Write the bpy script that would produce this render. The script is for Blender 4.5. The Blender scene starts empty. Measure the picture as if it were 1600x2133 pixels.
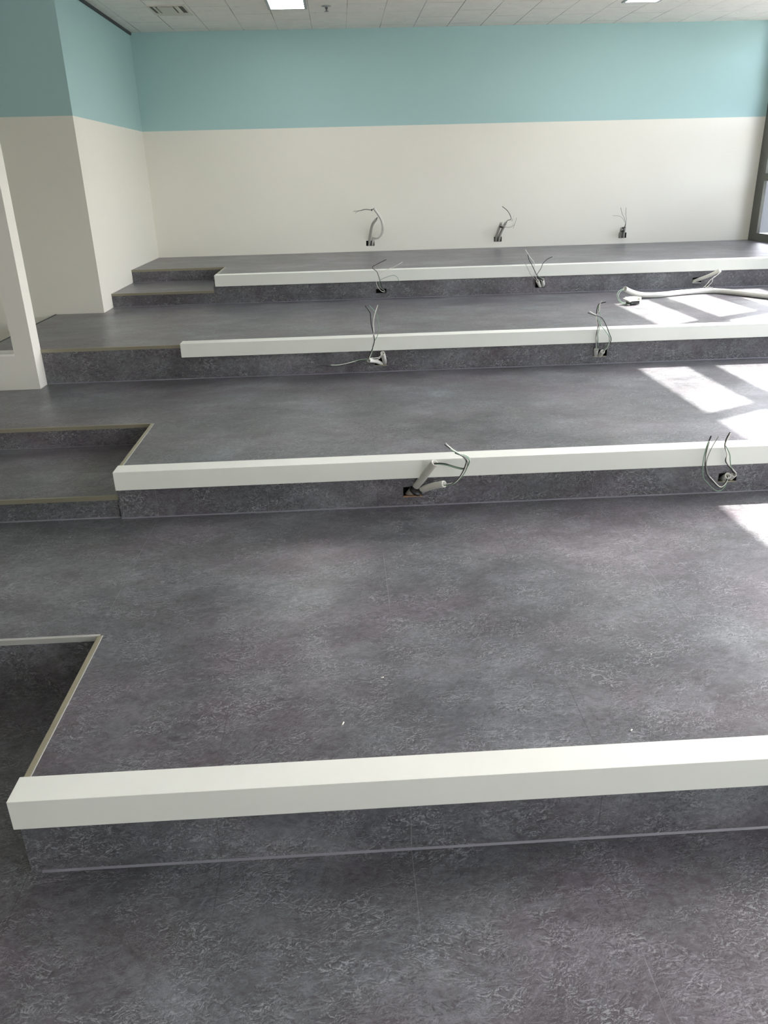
import bpy, bmesh, math, random
from mathutils import Vector, Matrix

# ------------------------------------------------------------------ camera, sky, sun, exposure
SC = bpy.context.scene
COL = SC.collection
cd = bpy.data.cameras.new('camera'); cam = bpy.data.objects.new('camera', cd); COL.objects.link(cam)
cd.sensor_fit = 'VERTICAL'; cd.sensor_height = 36.0; cd.lens = 1646.4 / 2133 * 36
R_ = Vector((0.99825225, -0.05365184, -0.02477758)); U_ = Vector((0.04378349, 0.38983763, 0.91984218)); F_ = Vector((0.03969199, 0.91931937, -0.39150535))
cam.matrix_world = Matrix(((R_.x, U_.x, -F_.x, 0), (R_.y, U_.y, -F_.y, 0), (R_.z, U_.z, -F_.z, 1.506), (0, 0, 0, 1)))
cd.clip_start = 0.02; cd.clip_end = 1000
SC.camera = cam

SUN_TRAVEL = Vector((-1.02, -0.54, -1.0))
SUN_STRENGTH = 24.0
SKY_STRENGTH = 1.12
EXPOSURE = 0.68
w = bpy.data.worlds.new('sky'); SC.world = w; w.use_nodes = True
nt = w.node_tree; nt.nodes.clear()
st = nt.nodes.new('ShaderNodeTexSky'); st.sky_type = 'NISHITA'; st.sun_disc = False
st.sun_elevation = math.asin(1.0 / SUN_TRAVEL.length); st.sun_rotation = math.atan2(1.02, 0.54)
st.air_density = 1.6; st.dust_density = 4.0; st.ozone_density = 1.0
hs = nt.nodes.new('ShaderNodeHueSaturation'); hs.inputs['Saturation'].default_value = 0.45
bg = nt.nodes.new('ShaderNodeBackground'); bg.inputs[1].default_value = SKY_STRENGTH
wo = nt.nodes.new('ShaderNodeOutputWorld')
tn = nt.nodes.new('ShaderNodeMix'); tn.data_type = 'RGBA'; tn.blend_type = 'MULTIPLY'; tn.inputs[0].default_value = 1.0; tn.inputs[7].default_value = (0.985, 0.975, 1.06, 1)
nt.links.new(st.outputs[0], hs.inputs['Color']); nt.links.new(hs.outputs[0], tn.inputs[6]); nt.links.new(tn.outputs[2], bg.inputs[0]); nt.links.new(bg.outputs[0], wo.inputs[0])
sd = bpy.data.lights.new('sun', 'SUN'); sd.energy = SUN_STRENGTH; sd.angle = math.radians(0.55); sd.color = (1.0, 0.95, 0.88)
so = bpy.data.objects.new('sun', sd); COL.objects.link(so); so.location = (9, 5, 9)
so.rotation_euler = SUN_TRAVEL.to_track_quat('-Z', 'Y').to_euler()
SC.view_settings.view_transform = 'Standard'; SC.view_settings.look = 'None'
SC.view_settings.exposure = EXPOSURE; SC.view_settings.gamma = 1.0; SC.view_settings.use_curve_mapping = False
SC.cycles.use_denoising = True; SC.cycles.max_bounces = 10; SC.cycles.diffuse_bounces = 7
SC.cycles.sample_clamp_indirect = 6.0; SC.cycles.caustics_reflective = False; SC.cycles.caustics_refractive = False

# ------------------------------------------------------------------ materials
def newmat(name):
    m = bpy.data.materials.new(name); m.use_nodes = True
    t = m.node_tree; b = t.nodes['Principled BSDF']
    return m, t, b
def simple(name, c, rough=0.5, metal=0.0, spec=0.5):
    m, t, b = newmat(name)
    b.inputs['Base Color'].default_value = (*c, 1); b.inputs['Roughness'].default_value = rough
    b.inputs['Metallic'].default_value = metal; b.inputs['Specular IOR Level'].default_value = spec
    return m
class N:
    """small node helper"""
    def __init__(s, t): s.t = t
    def node(s, k, **kw):
        n = s.t.nodes.new(k)
        for a, v in kw.items(): setattr(n, a, v)
        return n
    def put(s, sock, v):
        if hasattr(v, 'links') or isinstance(v, bpy.types.NodeSocket): s.t.links.new(v, sock)
        else: sock.default_value = v
    def math(s, op, a, b=0.0, c=0.0, clamp=False):
        n = s.node('ShaderNodeMath', operation=op, use_clamp=clamp)
        s.put(n.inputs[0], a); s.put(n.inputs[1], b); s.put(n.inputs[2], c); return n.outputs[0]
    def noise(s, v, scale, detail=2, rough=0.5, dist=0.0):
        n = s.node('ShaderNodeTexNoise'); s.put(n.inputs['Vector'], v)
        n.inputs['Scale'].default_value = scale; n.inputs['Detail'].default_value = detail
        n.inputs['Roughness'].default_value = rough; n.inputs['Distortion'].default_value = dist
        return n.outputs[0], n.outputs[1]
    def ramp(s, f, stops):
        n = s.node('ShaderNodeValToRGB'); s.put(n.inputs[0], f)
        e = n.color_ramp.elements
        while len(e) < len(stops): e.new(0.5)
        for i, (p, c) in enumerate(stops):
            e[i].position = p; e[i].color = (*c, 1) if isinstance(c, tuple) else (c, c, c, 1)
        return n.outputs[0]
    def mix(s, f, a, b, mode='MIX'):
        n = s.node('ShaderNodeMix', data_type='RGBA', blend_type=mode)
        s.put(n.inputs[0], f); s.put(n.inputs[6], a); s.put(n.inputs[7], b); return n.outputs[2]
    def line(s, x, x0, pitch, half):
        """1 on a thin line every pitch along x, 0 elsewhere"""
        d = s.math('PINGPONG', s.math('SUBTRACT', x, x0), pitch / 2)   # 0 at the seams
        return s.math('LESS_THAN', d, half)

def slate_material():
    m, t, b = newmat('slate vinyl tile'); h = N(t)
    tc = h.node('ShaderNodeTexCoord').outputs['Object']
    sep = h.node('ShaderNodeSeparateXYZ'); t.links.new(tc, sep.inputs[0])
    mp = h.node('ShaderNodeMapping'); t.links.new(tc, mp.inputs[0])
    mp.inputs['Rotation'].default_value = (0.15, 0.1, math.radians(-32)); mp.inputs['Scale'].default_value = (0.8, 1.15, 1.15)
    V = mp.outputs[0]
    wc = h.noise(V, 2.3, 3, 0.5)[1]
    va = h.node('ShaderNodeVectorMath', operation='MULTIPLY_ADD')
    t.links.new(wc, va.inputs[0]); va.inputs[1].default_value = (0.12, 0.12, 0.12); t.links.new(V, va.inputs[2])
    V2 = va.outputs[0]
    cloud = h.noise(V2, 3.2, 5, 0.58)[0]
    cloud2 = h.noise(V2, 7.0, 4, 0.6, 0.4)[0]
    fine = h.noise(V2, 55, 5, 0.62, 0.6)[0]
    def off(v, o):
        n = h.node('ShaderNodeVectorMath', operation='ADD'); t.links.new(v, n.inputs[0]); n.inputs[1].default_value = o; return n.outputs[0]
    def crinkle(sc, o, d, w_):
        def ridge(v):
            f = h.noise(v, sc, 4, 0.68, 0.45)[0]
            return h.ramp(h.math('ABSOLUTE', h.math('SUBTRACT', f, 0.5)), [(0.0, 1.0), (w_ * 0.35, 0.8), (w_, 0.0)])
        a = ridge(off(V2, o)); b_ = ridge(off(V2, (o[0] + d[0], o[1] + d[1], o[2] + d[2])))
        e = h.math('SUBTRACT', a, b_)
        return h.math('MAXIMUM', e, 0.0), h.math('MAXIMUM', h.math('MULTIPLY', e, -1.0), 0.0)
    lightA, darkA = crinkle(40, (0, 0, 0), (0.0008, 0.0022, 0.0022), 0.065)
    lightB, darkB = crinkle(58, (3, 0, 0), (0.0005, 0.0016, 0.0016), 0.075)
    m1 = h.ramp(h.noise(V2, 8.5, 4, 0.65, 0.3)[0], [(0.43, 0.04), (0.60, 1.0)])
    m2 = h.ramp(h.noise(off(V2, (7, 3, 1)), 9.5, 4, 0.65, 0.3)[0], [(0.43, 0.04), (0.60, 1.0)])
    m3 = h.ramp(h.noise(off(V2, (1, 9, 4)), 12, 4, 0.65)[0], [(0.42, 0.0), (0.58, 1.0)])
    base = h.ramp(cloud, [(0.28, (0.064, 0.063, 0.071)), (0.45, (0.095, 0.092, 0.102)), (0.56, (0.120, 0.118, 0.130)), (0.68, (0.185, 0.190, 0.206))])
    fz = h.ramp(fine, [(0.30, 0.60), (0.5, 1.0), (0.70, 1.46)])
    c = h.mix(0.9, base, fz, 'MULTIPLY')
    tint = h.ramp(h.noise(V, 2.6, 3)[0], [(0.38, (1.08, 0.985, 1.03)), (0.5, (1, 1, 1)), (0.62, (0.94, 1.02, 1.01))])
    c = h.mix(0.9, c, tint, 'MULTIPLY')
    c = h.mix(h.math('MULTIPLY', darkA, h.math('MULTIPLY', h.math('MAXIMUM', m1, m2), 0.80)), c, (0.034, 0.034, 0.039, 1))
    c = h.mix(h.math('MULTIPLY', darkB, h.math('MULTIPLY', m3, 0.65)), c, (0.045, 0.045, 0.05, 1))
    c = h.mix(h.math('MULTIPLY', lightB, h.math('MULTIPLY', m3, 0.55)), c, (0.25, 0.26, 0.27, 1))
    c = h.mix(h.math('MULTIPLY', lightA, h.math('MULTIPLY', m1, 1.0)), c, (0.30, 0.315, 0.33, 1))
    dark_v = darkA
    pt = h.ramp(h.noise(off(V2, (5, 2, 8)), 6.0, 6, 0.68)[0], [(0.54, 0.0), (0.70, 1.0)])
    c = h.mix(h.math('MULTIPLY', pt, 0.42), c, (0.215, 0.232, 0.25, 1))
    # butt joints between the tiles, patchily visible
    jn = h.line(sep.outputs[0], 0.107, 0.457, 0.0008)
    vis = h.ramp(h.noise(tc, 2.0, 2)[0], [(0.42, 0.05), (0.56, 0.7)])
    jc = h.ramp(h.noise(tc, 1.1, 1)[0], [(0.47, (0.04, 0.04, 0.045)), (0.53, (0.26, 0.26, 0.27))])
    c = h.mix(h.math('MULTIPLY', jn, vis), c, jc)
    t.links.new(c, b.inputs['Base Color'])
    b.inputs['Roughness'].default_value = 0.34; b.inputs['Specular IOR Level'].default_value = 0.5
    bp = h.node('ShaderNodeBump'); bp.inputs['Strength'].default_value = 0.10; bp.inputs['Distance'].default_value = 0.002
    t.links.new(h.math('ADD', fine, h.math('MULTIPLY', dark_v, -0.6)), bp.inputs['Height']); t.links.new(bp.outputs[0], b.inputs['Normal'])
    return m

PAINT_Z = 1.931
def wall_material(name, beige=(0.80, 0.79, 0.715), blue=(0.385, 0.575, 0.575)):
    m, t, b = newmat(name); h = N(t)
    geo = h.node('ShaderNodeTexCoord').outputs['Object']
    sep = h.node('ShaderNodeSeparateXYZ'); t.links.new(geo, sep.inputs[0])
    up = h.math('GREATER_THAN', sep.outputs[2], PAINT_Z)
    n = h.noise(geo, 1.4, 3)[0]
    v = h.ramp(n, [(0.3, 0.975), (0.7, 1.0)])
    c = h.mix(up, (*beige, 1), (*blue, 1)); c = h.mix(1.0, c, v, 'MULTIPLY')
    t.links.new(c, b.inputs['Base Color']); b.inputs['Roughness'].default_value = 0.62; b.inputs['Specular IOR Level'].default_value = 0.3
    bp = h.node('ShaderNodeBump'); bp.inputs['Strength'].default_value = 0.05; bp.inputs['Distance'].default_value = 0.001
    t.links.new(h.noise(geo, 160, 2)[0], bp.inputs['Height']); t.links.new(bp.outputs[0], b.inputs['Normal'])
    return m

def ceiling_material():
    m, t, b = newmat('mineral fibre ceiling tile'); h = N(t)
    tc = h.node('ShaderNodeTexCoord').outputs['Object']
    sep = h.node('ShaderNodeSeparateXYZ'); t.links.new(tc, sep.inputs[0])
    x, y = sep.outputs[0], sep.outputs[1]
    lx = h.line(x, -0.171, 0.3, 0.0028)
    colid = h.math('FLOOR', h.math('DIVIDE', h.math('SUBTRACT', x, -0.171), 0.3))
    odd = h.math('MULTIPLY', h.math('PINGPONG', colid, 1.0), 0.27)
    ly = h.line(h.math('SUBTRACT', y, odd), 7.394, 0.6, 0.0028)
    seam = h.math('MAXIMUM', lx, ly)
    vis = h.ramp(h.noise(tc, 1.7, 2)[0], [(0.38, 0.25), (0.62, 0.9)])
    vor = h.node('ShaderNodeTexVoronoi'); t.links.new(tc, vor.inputs['Vector']); vor.inputs['Scale'].default_value = 42
    hole = h.math('LESS_THAN', vor.outputs['Distance'], h.ramp(h.noise(tc, 30, 1)[0], [(0.5, 0.0), (0.8, 0.28)]))
    base = h.ramp(h.noise(tc, 9, 5, 0.7)[0], [(0.3, (0.74, 0.725, 0.68)), (0.7, (0.82, 0.805, 0.755))])
    c = h.mix(h.math('MULTIPLY', hole, 0.7), base, (0.2, 0.19, 0.17, 1))
    c = h.mix(h.math('MULTIPLY', seam, vis), c, (0.13, 0.125, 0.11, 1))
    t.links.new(c, b.inputs['Base Color']); b.inputs['Roughness'].default_value = 0.9; b.inputs['Specular IOR Level'].default_value = 0.1
    return m

def beam_material():
    m, t, b = newmat('white laminate'); h = N(t)
    tc = h.node('ShaderNodeTexCoord').outputs['Object']
    c = h.ramp(h.noise(tc, 3, 3)[0], [(0.3, (0.79, 0.815, 0.755)), (0.7, (0.82, 0.845, 0.785))])
    t.links.new(c, b.inputs['Base Color']); b.inputs['Roughness'].default_value = 0.38; b.inputs['Specular IOR Level'].default_value = 0.4
    return m

def conduit_material(name, c, rings=False):
    m, t, b = newmat(name); h = N(t)
    tc = h.node('ShaderNodeTexCoord')
    b.inputs['Base Color'].default_value = (*c, 1); b.inputs['Roughness'].default_value = 0.45
    wv = h.node('ShaderNodeTexWave', wave_type='BANDS', bands_direction='Y'); t.links.new(tc.outputs['UV'], wv.inputs[0]); wv.inputs['Scale'].default_value = 1.0
    bp = h.node('ShaderNodeBump'); bp.inputs['Strength'].default_value = 0.9 if rings else 0.3; bp.inputs['Distance'].default_value = 0.002
    t.links.new(wv.outputs['Fac'], bp.inputs['Height']); t.links.new(bp.outputs[0], b.inputs['Normal'])
    if rings:
        cc = h.ramp(wv.outputs['Fac'], [(0.0, tuple(v * 0.72 for v in c)), (0.5, c)]); t.links.new(cc, b.inputs['Base Color'])
    return m

def glass_material():
    m = bpy.data.materials.new('window glass'); m.use_nodes = True; t = m.node_tree; t.nodes.clear(); h = N(t)
    tr = h.node('ShaderNodeBsdfTransparent'); tr.inputs[0].default_value = (0.955, 0.96, 0.96, 1)
    gl = h.node('ShaderNodeBsdfGlossy'); gl.inputs['Roughness'].default_value = 0.02
    lw = h.node('ShaderNodeLayerWeight'); lw.inputs['Blend'].default_value = 0.5
    fr = h.math('ADD', 0.03, h.math('MULTIPLY', h.math('POWER', lw.outputs['Facing'], 5.0), 0.9))
    mx = h.node('ShaderNodeMixShader'); o = h.node('ShaderNodeOutputMaterial')
    t.links.new(fr, mx.inputs[0]); t.links.new(tr.outputs[0], mx.inputs[1]); t.links.new(gl.outputs[0], mx.inputs[2]); t.links.new(mx.outputs[0], o.inputs[0])
    return m

def emit(name, c, s):
    m = bpy.data.materials.new(name); m.use_nodes = True; t = m.node_tree; t.nodes.clear()
    e = t.nodes.new('ShaderNodeEmission'); e.inputs[0].default_value = (*c, 1); e.inputs[1].default_value = s
    o = t.nodes.new('ShaderNodeOutputMaterial'); t.links.new(e.outputs[0], o.inputs[0]); return m

M = dict(
    slate=slate_material(), wall=wall_material('two tone wall paint'), ceil=ceiling_material(), beam=beam_material(),
    nosing=simple('bronze anodised nosing', (0.30, 0.285, 0.21), 0.42, 0.55), nosing_side=simple('brass nosing', (0.40, 0.375, 0.27), 0.4, 0.5),
    pale=simple('lit pale nosing', (0.50, 0.51, 0.48), 0.45, 0.3),  # paler copy of the nosing, its brightness in the light put into the colour
    seal=simple('grey silicone sealant', (0.21, 0.21, 0.245), 0.3), frame=simple('olive grey window frame', (0.11, 0.115, 0.10), 0.4, 0.2),
    white=simple('white paint', (0.86, 0.86, 0.83), 0.5), plaster=simple('white plaster', (0.74, 0.73, 0.68), 0.8),
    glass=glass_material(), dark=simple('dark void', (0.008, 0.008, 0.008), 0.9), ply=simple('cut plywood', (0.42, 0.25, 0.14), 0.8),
    cgrey=conduit_material('grey conduit', (0.46, 0.46, 0.42)), cwhite=conduit_material('white conduit', (0.74, 0.74, 0.69)), cribbed=conduit_material('ribbed conduit', (0.70, 0.70, 0.64), True),
    wblack=simple('black wire', (0.012, 0.014, 0.013), 0.35), wwhite=simple('white wire', (0.78, 0.78, 0.72), 0.4), wgreen=simple('green wire', (0.20, 0.32, 0.22), 0.4), wgrey=simple('grey wire', (0.30, 0.31, 0.28), 0.4),
    lampframe=simple('lamp frame', (0.36, 0.38, 0.38), 0.5), lampwhite=simple('lamp rim', (0.8, 0.82, 0.82), 0.4), lamp=emit('lamp diffuser', (1.0, 0.985, 0.96), 10.0),
    vent=simple('cream vent', (0.60, 0.58, 0.50), 0.5), ventdark=simple('vent throat', (0.10, 0.095, 0.075), 0.8), chrome=simple('sprinkler metal', (0.10, 0.10, 0.10), 0.35, 0.8),
    shadowgap=simple('dark shadow gap', (0.05, 0.06, 0.06), 0.8), outside=simple('pale render', (0.84, 0.85, 0.87), 1.0, 0.0, 0.0), facade=simple('blue grey facade', (0.115, 0.118, 0.120), 1.0, 0.0, 0.0), asphalt=simple('grey asphalt', (0.075, 0.08, 0.085), 1.0, 0.0, 0.0), ground=simple('pale concrete', (0.42, 0.42, 0.40), 1.0, 0.0, 0.0),
    black=simple('black plastic', (0.012, 0.012, 0.013), 0.4),
)

# ------------------------------------------------------------------ geometry helpers
def bx(bm, x0, x1, y0, y1, z0, z1):
    v = [bm.verts.new(p) for p in ((x0,y0,z0),(x1,y0,z0),(x1,y1,z0),(x0,y1,z0),(x0,y0,z1),(x1,y0,z1),(x1,y1,z1),(x0,y1,z1))]
    for f in ((0,3,2,1),(4,5,6,7),(0,1,5,4),(1,2,6,5),(2,3,7,6),(3,0,4,7)): bm.faces.new([v[i] for i in f])
def quad(bm, *pts): bm.faces.new([bm.verts.new(p) for p in pts])
def obj(name, bm, mat, parent=None, smooth=False, bevel=0.0):
    if bevel:
        bmesh.ops.bevel(bm, geom=list(bm.edges), offset=bevel, segments=2, affect='EDGES', profile=0.6)
    me = bpy.data.meshes.new(name); bm.to_mesh(me); bm.free(); me.materials.append(mat)
    if smooth:
        for p in me.polygons: p.use_smooth = True
    o = bpy.data.objects.new(name, me); COL.objects.link(o); o.parent = parent
    return o
def box(name, mat, parent, *c, bevel=0.0):
    bm = bmesh.new(); bx(bm, *c); return obj(name, bm, mat, parent, bevel=bevel)
def thing(name, label, cat, loc=(0, 0, 0), group=None):
    o = bpy.data.objects.new(name, None); COL.objects.link(o); o.location = loc; o.empty_display_size = 0.1
    o['label'] = label; o['category'] = cat
    if group: o['group'] = group
    return o
def adopt(o, root):
    """parent a mesh whose vertices are in world coordinates to an empty that stands at the thing's base"""
    o.parent = root; o.matrix_parent_inverse = Matrix.Translation(root.location).inverted(); return o
def struct(o, label=None):
    o['kind'] = 'structure'
    if label: o['label'] = label
    return o
def smoothpath(pts, sub=6):
    P = [Vector(p) for p in pts]
    if len(P) == 2: return [P[0].lerp(P[1], i / 3) for i in range(4)]
    out = []
    for i in range(len(P) - 1):
        p0 = P[max(i-1, 0)]; p1 = P[i]; p2 = P[i+1]; p3 = P[min(i+2, len(P)-1)]
        for k in range(sub):
            t = k / sub
            out.append(0.5 * ((2*p1) + (p2-p0)*t + (2*p0-5*p1+4*p2-p3)*t*t + (3*p1-p0-3*p2+p3)*t*t*t))
    out.append(P[-1]); return out
def tube(bm, pts, r, seg=8, hollow=False, sub=6, ring=0.0):
    path = smoothpath(pts, sub); n = len(path)
    uvl = bm.loops.layers.uv.verify()
    T = [(path[min(i+1, n-1)] - path[max(i-1, 0)]).normalized() for i in range(n)]
    a = Vector((0, 0, 1)) if abs(T[0].z) < 0.9 else Vector((1, 0, 0))
    nrm = (a - T[0] * a.dot(T[0])).normalized(); rings = []; L = 0.0; Ls = []
    for i in range(n):
        if i: L += (path[i] - path[i-1]).length
        Ls.append(L)
        nrm = (nrm - T[i] * nrm.dot(T[i])).normalized(); bn = T[i].cross(nrm)
        rings.append([bm.verts.new(path[i] + (nrm * math.cos(2*math.pi*k/seg) + bn * math.sin(2*math.pi*k/seg)) * r) for k in range(seg)])
    def skin(A, B, la, lb, flip=False):
        for k in range(seg):
            q = [A[k], A[(k+1) % seg], B[(k+1) % seg], B[k]]; uv = [(k/seg, la*60), ((k+1)/seg, la*60), ((k+1)/seg, lb*60), (k/seg, lb*60)]
            if flip: q.reverse(); uv.reverse()
            f = bm.faces.new(q)
            for l, c in zip(f.loops, uv): l[uvl].uv = c
    for i in range(n - 1): skin(rings[i], rings[i+1], Ls[i], Ls[i+1])
    if hollow:
        ri = r * 0.78; e = path[-1]; nb = T[-1].cross(nrm); deep = min(0.03, L * 0.5)
        i0 = [bm.verts.new(e + (nrm * math.cos(2*math.pi*k/seg) + nb * math.sin(2*math.pi*k/seg)) * ri) for k in range(seg)]
        i1 = [bm.verts.new(e - T[-1]*deep + (nrm * math.cos(2*math.pi*k/seg) + nb * math.sin(2*math.pi*k/seg)) * ri) for k in range(seg)]
        skin(rings[-1], i0, L, L); skin(i0, i1, L, L); bm.faces.new(i1); bm.faces.new(list(reversed(rings[0])))
    else:
        bm.faces.new(rings[-1]); bm.faces.new(list(reversed(rings[0])))
def slab_with_holes(bm, x0, x1, y0, y1, z0, z1, holes, mouth=None):
    """upright slab facing -y with rectangular holes (x0,x1,z0,z1)"""
    xs = sorted({x0, x1, *[h[0] for h in holes], *[h[1] for h in holes]}); zs = sorted({z0, z1, *[h[2] for h in holes], *[h[3] for h in holes]})
    for a, b in zip(xs, xs[1:]):
        segs = []
        for c, d in zip(zs, zs[1:]):
            mx, mz = (a+b)/2, (c+d)/2
            if any(h[0] < mx < h[1] and h[2] < mz < h[3] for h in holes): continue
            if segs and abs(segs[-1][1] - c) < 1e-9: segs[-1][1] = d
            else: segs.append([c, d])
        for c, d in segs: bx(bm, a, b, y0, y1, c, d)
def prism(bm, poly, z0, z1):
    a = [bm.verts.new((x, y, z0)) for x, y in poly]; b = [bm.verts.new((x, y, z1)) for x, y in poly]
    bm.faces.new(list(reversed(a))); bm.faces.new(b)
    for i in range(len(poly)):
        j = (i+1) % len(poly); bm.faces.new([a[i], a[j], b[j], b[i]])

# ------------------------------------------------------------------ dimensions (metres)
XL, XC, XR = -2.124, -1.771, 4.067
BLOCKED_BAY = (0.465, 1.57)   # unseen window bay, filled in to cut daylight near the camera
XW = -3.4   # far left wall, beyond the lower aisle
YB, YF, ZC = 8.138, -3.2, 2.716
Z = [0.0, 0.2186, 0.419, 0.6224, 0.8259]
BEAM = {1: (-0.806, 1.4236, 1.506, 0.1507, 0.2311), 2: (-0.9596, 3.0497, 3.136, 0.3528, 0.4315), 3: (-0.9601, 4.6694, 4.7595, 0.5549, 0.6349), 4: (-0.9744, 6.3073, 6.398, 0.7549, 0.8384)}
RIS = {1: 1.4415, 2: 3.0746, 3: 4.7029, 4: 6.3255}
STEPX = {1: -0.800, 2: -0.961, 4: -0.9876}; STEPY = {1: 2.144, 2: 3.777, 4: 7.0274}

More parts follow.
